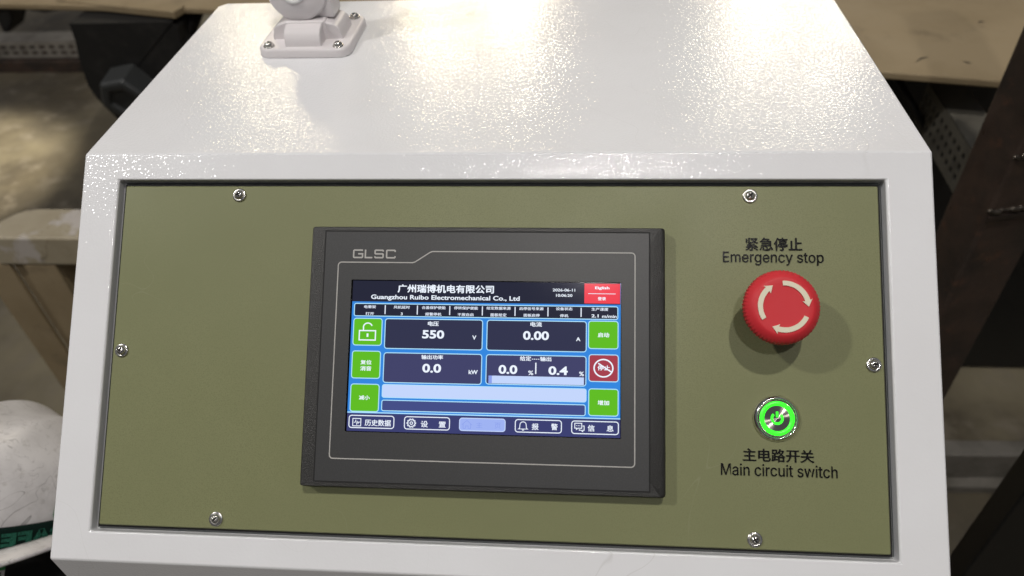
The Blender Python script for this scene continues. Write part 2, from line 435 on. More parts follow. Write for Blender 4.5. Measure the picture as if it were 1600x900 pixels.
# thin printed border line with the step near the logo
rr = .002
def arc(cx, cy, r, a0, a1, k=5): return [(cx + r * math.cos(R(a0 + (a1 - a0) * i / k)), cy + r * math.sin(R(a0 + (a1 - a0) * i / k))) for i in range(k + 1)]
L_, R_, T_, S_, B_ = -.0833, .0850, .0595, .0530, -.0573
pts = arc(R_ - rr, T_ - rr, rr, 0, 90) + [(-.0290, T_), (-.0303, T_ - .0005), (-.0388, S_ + .0004), (-.0402, S_)] + arc(L_ + rr, S_ - rr, rr, 90, 180) + arc(L_ + rr, B_ + rr, rr, 180, 270) + arc(R_ - rr, B_ + rr, rr, 270, 360)
obj('border_line', path_ribbon(pts, .00062, H + .00012, closed=True), M_LINE, ts, I4)
# logo lettering drawn as square strokes with cut corners
def stroke_logo():
    bm = bmesh.new(); me = bpy.data.meshes.new('x')
    x = -.0746; y = .0557; h = .0043; wl = .0050
    G = [(1, .92), (.93, 1), (.08, 1), (0, .92), (0, .08), (.08, 0), (.93, 0), (1, .08), (1, .5), (.5, .5)]
    L = [(0, 1.07), (0, 0), (1, 0)]
    S = [(1, .82), (1, .92), (.93, 1), (.07, 1), (0, .93), (0, .58), (.07, .51), (.93, .51), (1, .44), (1, .07), (.93, 0), (.07, 0), (0, .08), (0, .18)]
    Cc = [(1, .78), (1, .92), (.93, 1), (.07, 1), (0, .92), (0, .08), (.07, 0), (.93, 0), (1, .08), (1, .22)]
    for k, gl in enumerate((G, L, S, Cc)):
        xo = x + (0, .00685, .01245, .0192)[k]; ww = (.0052, .0041, .0047, .0049)[k]
        b2 = path_ribbon([(xo + a * ww, y + b * h) for a, b in gl], .00085, H + .00012)
        b2.to_mesh(me); bm.from_mesh(me); b2.free()
    return bm
obj('logo_lettering', stroke_logo(), M_LINE, ts, I4, label='silver lettering reading GLSC')

# the display: 800 x 480 picture elements
DL, DR, DT, DB = -.07452, .0773, .0426, -.0421
kx = (DR - DL) / 800; ky = (DT - DB) / 480
ZD = .0078
def dx(x): return DL + x * kx
def dy(y): return DT - y * ky
def scr(name, r, g, b, k=1.0, rough=.07):
    c = rgb(r, g, b); return mat(name, (.004, .004, .005), rough, spec=.35, emit=c, estr=k)
C_HEAD = scr('screen_dark', 34, 36, 54); C_BLUE = scr('screen_blue', 50, 134, 222); C_BORD = scr('screen_border', 178, 228, 255)
C_ROW1 = scr('screen_panel', 48, 50, 76); C_ROW2 = scr('screen_panel_lightened', 64, 65, 104); C_BAR = scr('screen_bar', 66, 76, 134); C_FOOT = scr('screen_footer', 58, 62, 112)  # brighter row by row downwards: viewing-angle light put into the panel colours
C_GREEN = scr('screen_green', 95, 188, 30); C_RED = scr('screen_red', 240, 62, 78); C_STOP = scr('screen_maroon', 165, 62, 76)
C_WHITE = scr('screen_white', 236, 244, 255, 1.05); C_PALE = scr('screen_pale', 196, 214, 252); C_LAV = scr('screen_lavender', 140, 160, 235); C_DIM = scr('screen_dim', 158, 178, 242); C_LBL = scr('screen_label', 232, 240, 255)
disp = obj('display', slab(W4[0] - .001, W4[1] + .001, W4[2] - .001, W4[3] + .001, .0005, ZD - .0006, ZD, 0, 1), mat('display_glass', (.004, .004, .005), .12), ts, I4, label='lit liquid crystal display with operating page')
def tile(name, x0, x1, y0, y1, m, lvl, r=0, bw=0, bm_=None):
    """a coloured patch of the display picture; bw draws its outline"""
    z = ZD + .00003 * lvl
    if bw:
        a4 = (dx(x0), dx(x1), dy(y1), dy(y0)); g = bw * kx
        b = bmesh.new(); loft(b, [[(x, y, z + .00002) for x, y in rrect(*a4, max(r * kx, .0001), 4)], [(x, y, z + .00002) for x, y in rrect(a4[0] + g, a4[1] - g, a4[2] + g, a4[3] - g, max((r - bw) * kx, .0001), 4)]], False, False)
        obj(name + '_outline', b, bm_ or C_BORD, ts, I4)
    b = bmesh.new(); b.faces.new([b.verts.new((x, y, z)) for x, y in rrect(dx(x0) + 0, dx(x1), dy(y1), dy(y0), max(r * kx, .0001), 4)])
    return obj(name, b, m, ts, I4)
def txt(body, x0, x1, y0, y1, bold=.02, m=None, fnt=None, name='screen_text'):
    return obj(name, text_bm(body, (dx(x0), dx(x1), dy(y1), dy(y0)), ZD + .00022, fnt, bold), m or C_WHITE, ts, I4)
def line(name, pts, wd, m=None, closed=False, z=.00022):
    return obj(name, path_ribbon([(dx(x), dy(y)) for x, y in pts], wd * kx, ZD + z, closed), m or C_WHITE, ts, I4)

tile('screen_background', 0, 800, 0, 480, C_BLUE, 1)
tile('header_bar', 0, 799, 0, 68, C_HEAD, 2)
txt('广州瑞博机电有限公司', 137, 427, 11, 38, .03, fnt=F_CJK)
txt('Guangzhou Ruibo Electromechanical Co., Ltd', 57, 504, 45, 64, .022)
txt('2026-06-11', 601, 667, 19, 28, .02); txt('10:06:20', 611, 659, 36, 45, .02)
tile('language_button', 694, 798, 2, 65, C_RED, 3)
txt('Eiglish', 725, 767, 11, 22, .03); txt('登录', 733, 757, 44, 55, .03, fnt=F_CJK); line('divider', [(705, 34), (785, 34)], 1.8, C_LBL)
tile('status_strip', 6, 793, 73, 116, C_HEAD, 2, 7, 2.6)
for x in (101.5, 199, 296.5, 394, 491, 588, 685): line('divider', [(x, 79), (x, 108)], 3, C_LBL)
for body, a, b_, c_, d in (('电晕架', 37, 73, 80, 90), ('打开', 42, 68, 102, 112), ('风机延时', 127, 176, 80, 90), ('3', 149, 155, 102, 111), ('合盖保护使能', 212, 284, 80, 90),
                           ('报警停机', 223, 272, 101, 111), ('停转保护使能', 309, 381, 80, 90), ('不报自启', 320, 368, 101, 111), ('给定数据来源', 406, 478, 79, 89), ('面板给定', 418, 466, 100, 111),
                           ('启停信号来源', 503, 575, 79, 89), ('面板启停', 516, 564, 100, 110), ('设备状态', 611, 660, 78, 88), ('停机', 623, 648, 100, 110), ('生产速度', 715, 764, 78, 88)):
    txt(body, a, b_, c_, d, .022, C_LBL if body != '3' else C_WHITE, F_CJK if body != '3' else None)
txt('2.1', 715, 736, 99, 109, .025); txt('m/min', 746, 788, 100, 110, .02)

tile('lock_button', 6, 95, 121, 210, C_GREEN, 2, 9, 2.6)
line('lock_body', [(26, 162), (75, 162), (75, 192), (26, 192)], 3.6, closed=True)
line('lock_shackle', [(38, 161), (38, 152)] + [(51 + 13.5 * math.cos(R(a)), 151 - 13.5 * math.sin(R(a))) for a in range(180, 19, -16)], 3.6)
line('lock_keyhole', [(51, 171), (51, 182)], 5.5)
tile('reset_button', 6, 94, 226, 315, C_GREEN, 2, 9, 2.6)
txt('复位', 33, 67, 256, 270, .028, fnt=F_CJK); txt('消音', 33, 67, 275, 290, .028, fnt=F_CJK)
tile('decrease_button', 6, 94, 331, 420, C_GREEN, 2, 9, 2.6); txt('减小', 33, 66, 368, 382, .028, fnt=F_CJK)
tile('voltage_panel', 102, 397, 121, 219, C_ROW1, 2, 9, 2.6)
txt('电压', 232, 265, 129, 144, .028, fnt=F_CJK); txt('550', 216, 282, 157, 184, .03); txt('V', 366, 378, 172, 185, .028)
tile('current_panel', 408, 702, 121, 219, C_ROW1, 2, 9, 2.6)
txt('电流', 537, 571, 126, 141, .028, fnt=F_CJK); txt('0.00', 516, 592, 155, 183, .03); txt('A', 671, 684, 172, 184, .028)
tile('start_button', 706, 794, 119, 208, C_GREEN, 2, 9, 2.6); txt('启动', 734, 767, 156, 171, .028, fnt=F_CJK)
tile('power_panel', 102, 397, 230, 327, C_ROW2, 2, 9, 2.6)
txt('输出功率', 216, 281, 236, 250, .028, fnt=F_CJK); txt('0.0', 220, 276, 264, 292, .03); txt('kW', 358, 385, 281, 294, .028)
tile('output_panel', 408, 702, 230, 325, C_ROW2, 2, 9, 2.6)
txt('给定', 508, 541, 234, 249, .028, fnt=F_CJK); txt('输出', 567, 600, 235, 249, .028, fnt=F_CJK)
for k in range(4): line('dash', [(543 + 6 * k, 243), (547 + 6 * k, 243)], 2); txt('0.0', 446, 501, 263, 291, .03); txt('0.4', 592, 648, 264, 291, .03)
txt('%', 533, 548, 279, 293, .02); txt('%', 681, 695, 279, 293, .02); line('divider', [(555, 254), (555, 289)], 3.6)
tile('progress_bar', 417, 695, 297, 321, C_PALE, 3); tile('progress_mark', 417, 427, 297, 321, C_LAV, 4)
tile('stop_button', 708, 795, 224, 310, C_STOP, 2, 9, 2.6)
line('stop_ring', [(751 + 27 * math.cos(R(a)), 267 - 27 * math.sin(R(a))) for a in range(0, 360, 10)], 4, closed=True)
line('stop_bar', [(736, 252), (776, 280)], 3.6); txt('停止', 734, 770, 258, 274, .03, fnt=F_CJK)
tile('increase_button', 708, 795, 330, 415, C_GREEN, 2, 9, 2.6); txt('增加', 735, 768, 366, 381, .028, fnt=F_CJK)
tile('message_bar', 101, 703, 331, 374, C_PALE, 2, 7, 2.2)
tile('notice_bar', 101, 701, 380, 416, C_BAR, 2, 7, 2.6)
line('footer_line', [(0, 421.5), (800, 421.5)], 3, C_BORD, z=.00008)
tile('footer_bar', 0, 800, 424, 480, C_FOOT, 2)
for nm, x0, x1 in (('history_button', 5, 142), ('settings_button', 171, 307), ('home_button', 334, 470), ('alarm_button', 497, 633), ('message_button', 660, 796)):
    tile(nm, x0, x1, 430, 471, C_FOOT if nm != 'home_button' else C_DIM, 3, 9, 2.6, C_WHITE if nm != 'home_button' else C_PALE)
txt('历史数据', 54, 132, 443, 463, .02, fnt=F_CJK)
line('chart_icon_frame', [(18, 441), (42, 441), (42, 464), (18, 464)], 2.2, closed=True)
line('chart_icon_trace', [(21, 453), (25, 453), (27, 446), (30, 460), (32, 450), (34, 456), (36, 452), (40, 452)], 1.8)
gear = []
for k in range(10):
    for a, r_ in ((-11, 10), (-7, 13), (7, 13), (11, 10)): gear.append((193 + r_ * math.cos(R(36 * k + a)), 451 + r_ * math.sin(R(36 * k + a))))
line('gear_icon', gear, 2.2, closed=True); line('gear_hub', [(193 + 4 * math.cos(R(a)), 451 + 4 * math.sin(R(a))) for a in range(0, 360, 30)], 2.2, closed=True)
txt('设', 221, 242, 443, 463, .02, fnt=F_CJK); txt('置', 274, 295, 444, 462, .02, fnt=F_CJK)
line('home_icon', [(342, 452), (357, 438), (372, 452)], 1.6, C_LAV); line('home_icon_walls', [(346, 449), (346, 463), (353, 463), (353, 455), (361, 455), (361, 463), (368, 463), (368, 449)], 1.6, C_LAV)
txt('主', 384, 402, 443, 460, .0, C_LAV, fnt=F_CJK); txt('页', 438, 456, 443, 461, .0, C_LAV, fnt=F_CJK)
bell = [(508, 460), (511, 458)] + [(521 + 9 * math.cos(R(a)), 447 - 9 * math.sin(R(a))) for a in range(180, -1, -20)] + [(531, 458), (534, 460)]
line('bell_icon', bell, 2.2, closed=True); line('bell_clapper', [(518, 462), (521, 464), (524, 462)], 2.2)
txt('报', 546, 566, 442, 462, .02, fnt=F_CJK); txt('警', 602, 621, 441, 461, .02, fnt=F_CJK)
line('chat_icon', [(670, 438), (690, 438), (690, 453), (679, 453), (675, 457), (675, 453), (670, 453)], 2.2, closed=True)
line('chat_icon_back', [(692, 446), (697, 446), (697, 459), (693, 459), (693, 463), (688, 459), (683, 459), (683, 456)], 2.2)
for k in range(3): line('chat_icon_dot', [(674.5 + 4.5 * k, 445.5), (676.7 + 4.5 * k, 445.5)], 2.2)
txt('信', 707, 727, 442, 462, .02, fnt=F_CJK); txt('息', 761, 781, 442, 461, .02, fnt=F_CJK)

# ------------------------------------------------------------------ swivel bracket on the top
ZTOP = 1.0982
BC = Vector((-.1452, .2490, ZTOP))
br = thing('swivel_bracket', 'white plastic swivel bracket with round pivot, screwed onto the top left of the console', 'bracket', BC, (0, 0, R(-1)))
bm = bmesh.new()
def lq(hx, hy, r, z, n=7): return [(x, y, z) for x, y in rrect(-hx, hx, -hy, hy, r, n)]
loft(bm, [lq(.0345, .0318, .0095, 0), lq(.0340, .0313, .0092, .0045), lq(.0334, .0307, .0088, .0058), lq(.0325, .0298, .0082, .0064), lq(.0275, .0250, .0060, .0062)])
obj('base_plate', bm, M_PLAST, br, I4, smooth=False, bevel=.0006)
# raised centre block with four rounded lugs
def lug(sign, axis):
    """quarter-round lug swept sideways"""
    bm = bmesh.new(); pr = [(.006, .0050), (.0265, .0050), (.0262, .0090), (.0245, .0140), (.0210, .0170), (.0160, .0186), (.006, .0190)]
    hw = .0135; loops = []
    for s in (-hw, hw):
        loops.append([((s, sign * d, z) if axis == 'y' else (sign * d, s, z)) for d, z in pr])
    loft(bm, loops); return bm
cb = obj('centre_block', slab(-.0150, .0150, -.0150, .0150, .002, .005, .0200, .001), M_PLAST, br, I4, bevel=.0005)
for sgn, ax in ((-1, 'y'), (1, 'y'), (1, 'x'), (-1, 'x')): obj('lug', lug(sgn, ax), M_PLAST, br, I4, bevel=.0012)
# neck and pivot disc (axis towards the front)
DC = Vector((-.0035, -.0065, .0405)); NX = .0057
bm = bmesh.new(); box(bm, NX - .0150, NX + .0150, -.0065, .0125, .0195, DC.z)
obj('neck', bm, M_PLAST, br, I4, bevel=.001)
bm = bmesh.new(); box(bm, NX - .0148, NX - .001, -.0078, -.0055, .0198, .0262)
obj('neck_rib', bm, M_PLAST2, br, I4, bevel=.0004)
def disc(prof, n=64): return lathe(prof, n)
RX = Matrix.Rotation(R(90 - 12), 4, 'X')
obj('pivot_disc', disc([(.0210, -.010), (.0222, -.009), (.0222, .0002), (.0218, .0010), (.0210, .0016), (.0192, .0024), (.0182, .0034), (.0150, .0052), (.0120, .0064), (.0098, .0070), (.0092, .0070), (.0088, .0040), (.001, .0040)]), M_PLAST, br, Matrix.Translation(DC) @ RX, smooth=True)
obj('pivot_ring', lathe([(.0092, .0060), (.0092, .0082), (.0088, .0086), (.0068, .0086), (.0064, .0080), (.0062, .0040)], 64, cap0=False, cap1=False), M_PLAST2, br, Matrix.Translation(DC) @ RX, smooth=True)
obj('pivot_bolt', lathe([(.0040, .004), (.0040, .0056), (.0035, .0060), (.0005, .0060)], 6), M_PLAST, br, Matrix.Translation(DC) @ RX)
bm = bmesh.new(); box(bm, DC.x - .013, DC.x + .013, .004, .016, DC.z - .005, DC.z + .055); obj('upper_arm', bm, M_PLAST, br, I4, bevel=.003)
obj('lamp_socket', lathe([(.020, 0), (.022, .003), (.022, .030), (.020, .034)], 40), M_PLAST, br, Matrix.Translation((DC.x, .008, DC.z + .052)), smooth=True)
sb2, wb2 = make_screw(.0033, .0041, .0026)
s1 = None
for x, y, a in ((-.0258, -.0255, 10), (.0258, -.0255, 50), (.0258, .0245, 30), (-.0258, .0245, 70)):
    if s1 is None:
        s = obj('screw', sb2, [M_STEEL, M_DARKREC], br, smooth=True); wsh = obj('washer', wb2, M_STEEL, s, I4, smooth=True); s1 = (s, wsh)
    else:
        s = s1[0].copy(); COL.objects.link(s); s.parent = br; wsh = s1[1].copy(); COL.objects.link(wsh); wsh.parent = s
    s.matrix_local = Matrix.Translation((x, y, .0063)) @ Matrix.Rotation(R(a), 4, 'Z')

# ------------------------------------------------------------------ workshop behind the console
M_FLOOR = mat('workshop_floor', (.10, .084, .056), .34, spec=.5, bumps=((6, .12, .004, 4),), noise=[(2.2, (.055, .046, .033), .42, .62), (.9, (.17, .148, .10), .48, .62), (14, (.15, .13, .10), .52, .75)], rvar=(3, .22, .55))  # broad dark and light noise stands in for machine shadow on the floor
bm = bmesh.new(); bm.faces.new([bm.verts.new(p) for p in ((-9, -2, 0), (9, -2, 0), (9, 12, 0), (-9, 12, 0))])
tag(obj('floor', bm, M_FLOOR), kind='structure')

M_TAN = mat('cream_machine_paint', (.30, .235, .145), .62, spec=.15, bumps=((20, .06, .002, 4),), noise=[(5, (.235, .18, .105), .45, .72), (11, (.16, .125, .08), .60, .80), (60, (.30, .245, .16), .60, .80)], rvar=(12, .55, .75))
M_IRON = mat('black_cast_iron', (.012, .0115, .011), .55, spec=.3, bumps=((60, .2, .001, 3),), noise=(30, (.028, .026, .024), .5, .8))
M_BOLT = mat('dark_grey_iron', (.04, .042, .042), .5, .3, bumps=((90, .2, .001, 3),))
M_RUST = mat('rusty_brown_steel', (.058, .038, .029), .36, .1, spec=.5, bumps=((35, .25, .002, 4),), noise=[(12, (.026, .021, .018), .42, .66), (40, (.10, .052, .034), .58, .75)], rvar=(25, .25, .6))
M_WELD = mat('weld_bead_steel', (.10, .085, .07), .25, .8, bumps=((200, .6, .001, 2),))
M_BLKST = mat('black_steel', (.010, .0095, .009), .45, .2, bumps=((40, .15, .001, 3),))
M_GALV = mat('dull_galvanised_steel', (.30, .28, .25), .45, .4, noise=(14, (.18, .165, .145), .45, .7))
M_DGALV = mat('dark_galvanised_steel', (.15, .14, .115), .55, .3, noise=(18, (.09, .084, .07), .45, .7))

def prism(bm, pts2, z0, z1):
    loft(bm, [[(x, y, z0) for x, y in pts2], [(x, y, z1) for x, y in pts2]])
ZTAB = .80
tab = thing('machine_table', 'cream painted machine table with stains and scratches, running behind the console', 'machine table', (0, 1.4, 0))
def wl(p): return Vector(p) - tab.location
pc = [at_z(1380, 112, ZTAB), at_z(1570, 127, ZTAB), at_z(1602, 92, ZTAB), at_z(1602, 92, ZTAB) + Vector((.25, .45, 0)), Vector((.95, 2.1, ZTAB)), Vector((-.45, 2.1, ZTAB)),
      Vector((-.72, 1.35, ZTAB)), at_z(340, 13.5, ZTAB) , at_z(300, 12.5, ZTAB) + Vector((-.2, .012, 0))]
# right and centre slab
b_ = bmesh.new(); q = [at_z(1150, 94, ZTAB), at_z(1570, 127, ZTAB), at_z(1602, 92, ZTAB), Vector((.98, 1.25, 0)), Vector((.98, 2.1, 0)), Vector((-1.5, 2.1, 0)), Vector((-1.3, 1.14, 0)), at_z(289, 12.3, ZTAB), at_z(345, 13.5, ZTAB)]
prism(b_, [(p.x, p.y - tab.location.y) for p in q], ZTAB - .012, ZTAB)
obj('table_top', b_, M_TAN, tab, I4, bevel=.003)
# projecting ledge on the left
b_ = bmesh.new(); q = [at_z(88, 2, ZTAB), at_z(272, 21, ZTAB), at_z(290, 10, ZTAB), at_z(120, -6, ZTAB)]
prism(b_, [(p.x, p.y - tab.location.y) for p in q], ZTAB - .011, ZTAB + .003)
obj('ledge', b_, M_TAN, tab, I4, bevel=.002)
# scratches on the table (gouges down to the dark primer)
M_SCR = mat('scratch_primer', (.035, .026, .018), .7)
for (a, c_, b2_) in (((1430, 98), (1438, 92), (1451, 89)), ((1502, 95), (1510, 98), (1519, 99)), ((1527, 36), (1533, 34), (1540, 35))):
    P3 = [at_z(*k, ZTAB) for k in (a, c_, b2_)]; b_ = bmesh.new()
    vs = [b_.verts.new(wl(p + Vector((0, dyy, .0008)))) for p, dyy in ((P3[0], 0), (P3[1], .0022), (P3[2], 0), (P3[1], -.0022))]
    b_.faces.new(vs); obj('scratch', b_, M_SCR, tab, I4)
# support frame under the table: hidden legs that carry it
for x, y in ((-1.2, 1.9), (.85, 1.9)):
    b_ = bmesh.new(); box(b_, x - .04, x + .04, y - 1.44, y - 1.36, 0, ZTAB - .012); obj('leg', b_, M_BLKST, tab, I4)
# black casting under the ledge
cast = thing('machine_casting', 'black cast iron machine bracket with curved edge and hexagonal boss under the cream ledge', 'machine casting', (-.85, 1.06, 0))
YC = 1.045
outline = [(98, 12), (103, 28), (110, 42), (118, 66), (123, 90), (130, 112), (138, 134), (150, 152), (165, 168), (182, 184), (300, 250), (330, 120), (283, 66), (278, 42), (268, 33), (272, 27)]
b_ = bmesh.new(); pts = [at_y(px, py, YC) for px, py in outline]
f0 = [(p.x + .85, p.y - 1.06, min(p.z, ZTAB - .014)) for p in pts]; loft(b_, [f0, [(x, y + .07, z) for x, y, z in f0]])
obj('body', b_, M_IRON, cast, I4, bevel=.006)
hc = at_y(206, 128, YC); b_ = lathe([(.052, -.02), (.052, .046), (.046, .052), (.030, .052), (.027, .044), (.001, .044)], 6)
obj('hexagonal_boss', b_, M_BOLT, cast, Matrix.Translation(hc - Vector((-.85, 1.06, 0)) + Vector((0, 0, -.01))) @ Matrix.Rotation(R(98), 4, 'X') @ Matrix.Rotation(R(10), 4, 'Z'), bevel=.004)
b_ = bmesh.new(); tube(b_, [at_y(268, 52, 1.10) - cast.location, at_y(290, 45, 1.10) - cast.location, at_y(306, 15, 1.12) - cast.location], [.018, .022, .016], 10)
obj('lever', b_, M_IRON, cast, I4, smooth=True)
b_ = bmesh.new(); box(b_, -.02, .06, .0, .06, 0, .62); obj('pillar', b_, M_IRON, cast, Matrix.Translation((.14, .10, 0)))
# dark beam and leg in the far left corner
fb_ = thing('dark_frame', 'dark steel machine frame with a short leg in the top left corner', 'machine frame', (-2.6, 2.9, 0))
def loc(o, p): return Vector(p) - o.location
b_ = bmesh.new(); pa = [at_y(-60, -30, 2.6), at_y(98, -30, 2.6), at_y(98, 16, 2.6), at_y(70, 21, 2.6), at_y(45, 17, 2.6), at_y(-60, 14, 2.6)]
f0 = [tuple(loc(fb_, p)) for p in pa]; loft(b_, [f0, [(x, y + .3, z) for x, y, z in f0]]); obj('beam', b_, M_IRON, fb_, I4, bevel=.01)
b_ = bmesh.new(); pa = [at_y(-15, 14, 2.62), at_y(15, 14, 2.62), at_y(18, 34, 2.62), at_y(14, 52, 2.62), at_y(5, 52, 2.62), at_y(-4, 34, 2.62)]
f0 = [tuple(loc(fb_, p)) for p in pa]; loft(b_, [f0, [(x, y + .12, z) for x, y, z in f0]]); obj('leg', b_, M_IRON, fb_, I4, bevel=.008)

# perforated angle beams: real slots
def slotted(bm, L, rows, pitch, sw, sh, rowp, y0, thick):
    """plate in the local xz plane, slots cut as openings"""
    n = int(L / pitch); xs = [0]; zs = [0]
    for k in range(n): xs += [k * pitch + (pitch - sw) / 2, k * pitch + (pitch + sw) / 2]
    xs.append(L); Ht = rows * rowp + .02; z = .01
    for r in range(rows): zs += [z + (rowp - sh) / 2, z + (rowp + sh) / 2]; z += rowp
    zs.append(Ht)
    V = {}
    def g(i, j, s):
        if (i, j, s) not in V: V[(i, j, s)] = bm.verts.new((xs[i], y0 + s * thick, zs[j]))
        return V[(i, j, s)]
    hole = lambda i, j: i % 2 == 1 and j % 2 == 1 and i < len(xs) - 1
    for i in range(len(xs) - 1):
        for j in range(len(zs) - 1):
            if hole(i, j):
                for (a, b, c_, d) in (((i, j), (i + 1, j), 0, 0), ((i + 1, j), (i + 1, j + 1), 0, 0), ((i + 1, j + 1), (i, j + 1), 0, 0), ((i, j + 1), (i, j), 0, 0)):
                    bm.faces.new((g(*a, 0), g(*b, 0), g(*b, 1), g(*a, 1)))
            else:
                bm.faces.new((g(i, j, 0), g(i + 1, j, 0), g(i + 1, j + 1, 0), g(i, j + 1, 0)))
                bm.faces.new((g(i, j + 1, 1), g(i + 1, j + 1, 1), g(i + 1, j, 1), g(i, j, 1)))
    return Ht
pb_a = at_z(-40, 88, .06); pb_b = at_z(150, 86, .06)
pbeam = thing('slotted_steel_beam', 'pale steel channel with two rows of slots lying across the floor at far left', 'steel beam', (pb_a.x, pb_a.y, 0))
ang = math.atan2(pb_b.y - pb_a.y, pb_b.x - pb_a.x); Lb = (pb_b - pb_a).length
bm = bmesh.new(); ht = slotted(bm, Lb, 2, .042, .026, .014, .024, 0, .003)
pf = obj('slotted_web', bm, M_GALV, pbeam, Matrix.Translation((0, 0, .05)) @ Matrix.Rotation(ang, 4, 'Z'))
bm = bmesh.new(); box(bm, 0, Lb, .003, .10, ht - .004, ht); obj('flange', bm, M_GALV, pbeam, Matrix.Translation((0, 0, .05)) @ Matrix.Rotation(ang, 4, 'Z'))
bm = bmesh.new(); box(bm, 0, Lb, .004, .02, -.048, ht - .006); obj('backing', bm, M_RUST, pbeam, Matrix.Translation((0, 0, .05)) @ Matrix.Rotation(ang, 4, 'Z'))
bm = bmesh.new(); box(bm, 0, Lb, -.03, -.001, -.049, -.005); obj('sill', bm, M_RUST, pbeam, Matrix.Translation((0, 0, .05)) @ Matrix.Rotation(ang, 4, 'Z'))

# cream stand on the left
st = thing('cream_stand', 'chipped cream steel stand with a rounded top rail at the left of the console', 'stand', (-.8, .67, 0))
zt = .60
xl = at_z(-22, 360, zt).x; yf = at_z(60, 372, zt).y; yk = at_z(60, 325, zt).y
b_ = bmesh.new()
pl_ = [(xl + .062, yk), (xl + .040, yk - .004), (xl + .022, yk - .016), (xl + .010, yk - .034), (xl + .003, yk - .056), (xl, yf), (-.42, yf), (-.42, yk)]
prism(b_, [(x + .8, y - .67) for x, y in pl_], zt - .060, zt)
M_TANW = mat('worn_cream_paint', (.38, .33, .24), .38, spec=.4, bumps=((25, .08, .001, 4),), noise=[(9, (.29, .245, .165), .42, .70), (14, (.46, .42, .38), .54, .60), (70, (.14, .105, .06), .66, .74)], rvar=(20, .2, .5))
obj('top_rail', b_, M_TANW, st, I4, bevel=.005)
def vplate(name, x0, x1, y0, y1, z0, z1, m=M_TAN, bv=.002):
    b_ = bmesh.new(); box(b_, x0 + .8, x1 + .8, y0 - .67, y1 - .67, z0, z1); return obj(name, b_, m, st, I4, bevel=bv)
def vx(p): return at_y(p, 436, yf).x
vplate('leg', vx(48), vx(97), yf + .0015, yf + .010, 0, zt - .0605)
vplate('leg_web', vx(27), vx(48), yf + .010, yf + .016, 0, zt - .0605)
vplate('leg', vx(-22), vx(27), yf + .0015, yf + .010, 0, zt - .0605)
vplate('leg_rib', vx(97) - .006, vx(97), yf + .011, yf + .07, 0, zt - .0605)
vplate('base_bar', -1.05, -.45, yf - .05, yf + .0, 0, .06)

# right-hand steelwork
po = at_depth(1528, 380, 1.0)
post = thing('rusty_post', 'dark rusty brown square steel post with weld beads, standing right of the console', 'steel post', (po.x, po.y, 0), (0, 0, R(12)))
b_ = bmesh.new(); box(b_, -.040, .040, -.035, .035, 0, 1.35); obj('tube', b_, M_RUST, post, I4, bevel=.005)
M_RUST2 = mat('brown_scale_steel', (.040, .027, .021), .30, .3, bumps=((30, .3, .002, 4),), noise=[(16, (.02, .017, .015), .42, .66)], rvar=(22, .2, .5))
for zz in (at_y(1565, 242, po.y - .036).z, at_y(1565, 326, po.y - .036).z):
    b_ = bmesh.new(); n = 17
    for k in range(n):
        cx = -.040 + .080 * k / (n - 1); r = .0036 + random.uniform(-.0014, .0018)
        bmesh.ops.create_icosphere(b_, subdivisions=2, radius=r, matrix=Matrix.Translation((cx, -.0355, zz + random.uniform(-.002, .002))) @ Matrix.Diagonal((1.3, .8, .9, 1)))
    obj('weld_bead', b_, M_WELD, post, I4, smooth=True)
b_ = bmesh.new(); zs = at_y(1565, 326, po.y - .036).z; box(b_, -.0402, .0402, -.0385, -.0345, zs - .014, zs - .006); obj('splice_plate', b_, M_RUST2, post, I4, bevel=.001)
# near black post, lower right
bo = at_depth(1580, 840, .86)
bp_ = thing('black_post', 'black flat steel upright in the lower right corner with a bolt beside it', 'steel post', (bo.x, bo.y, 0), (0, 0, R(-8)))
b_ = bmesh.new(); box(b_, -.034, .034, -.02, .02, 0, at_depth(1612, 560, .86).z); obj('tube', b_, M_BLKST, bp_, I4, bevel=.003)
b_ = lathe([(.009, 0), (.009, .008), (.004, .008), (.004, .02)], 6); bq = at_depth(1585, 850, .83) 
# low channel across the floor
M_CHAN = mat('worn_grey_steel', (.21, .195, .17), .45, .3, noise=(14, (.13, .12, .10), .45, .7))
c0 = at_z(1400, 707, .09); c1 = at_z(1600, 709, .09)
ch = thing('steel_channel', 'grey steel channel lying low between the posts at lower right', 'steel channel', (c0.x, c0.y, 0))
Lc = (c1 - c0).length + .3; angc = math.atan2(c1.y - c0.y, c1.x - c0.x); RM = Matrix.Rotation(angc, 4, 'Z')
b_ = bmesh.new(); box(b_, -.2, Lc, -.006, 0, .02, .09); obj('web', b_, M_CHAN, ch, RM, bevel=.001)
b_ = bmesh.new(); box(b_, -.2, Lc, 0, .03, .084, .090); obj('upper_flange', b_, M_CHAN, ch, RM, bevel=.001)
b_ = bmesh.new(); box(b_, -.2, Lc, -.03, -.006, .0, .020); obj('lower_flange', b_, M_CHAN, ch, RM, bevel=.001)
# perforated plate leaning under the table
pa_ = at_z(1450, 128, .735); pb_ = at_z(1535, 262, .735)
plate = thing('perforated_beam', 'dim perforated steel beam running back in the dark under the cream table', 'steel beam', (pa_.x, pa_.y, 0))
Lp = (pb_ - pa_).length; RP = Matrix.Translation((0, 0, .735 - .074)) @ Matrix.Rotation(math.atan2(pb_.y - pa_.y, pb_.x - pa_.x), 4, 'Z')
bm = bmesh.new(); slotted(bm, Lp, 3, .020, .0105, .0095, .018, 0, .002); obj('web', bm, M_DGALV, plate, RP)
bm = bmesh.new(); box(bm, 0, Lp, .002, .055, .071, .074); obj('flange', bm, M_DGALV, plate, RP)
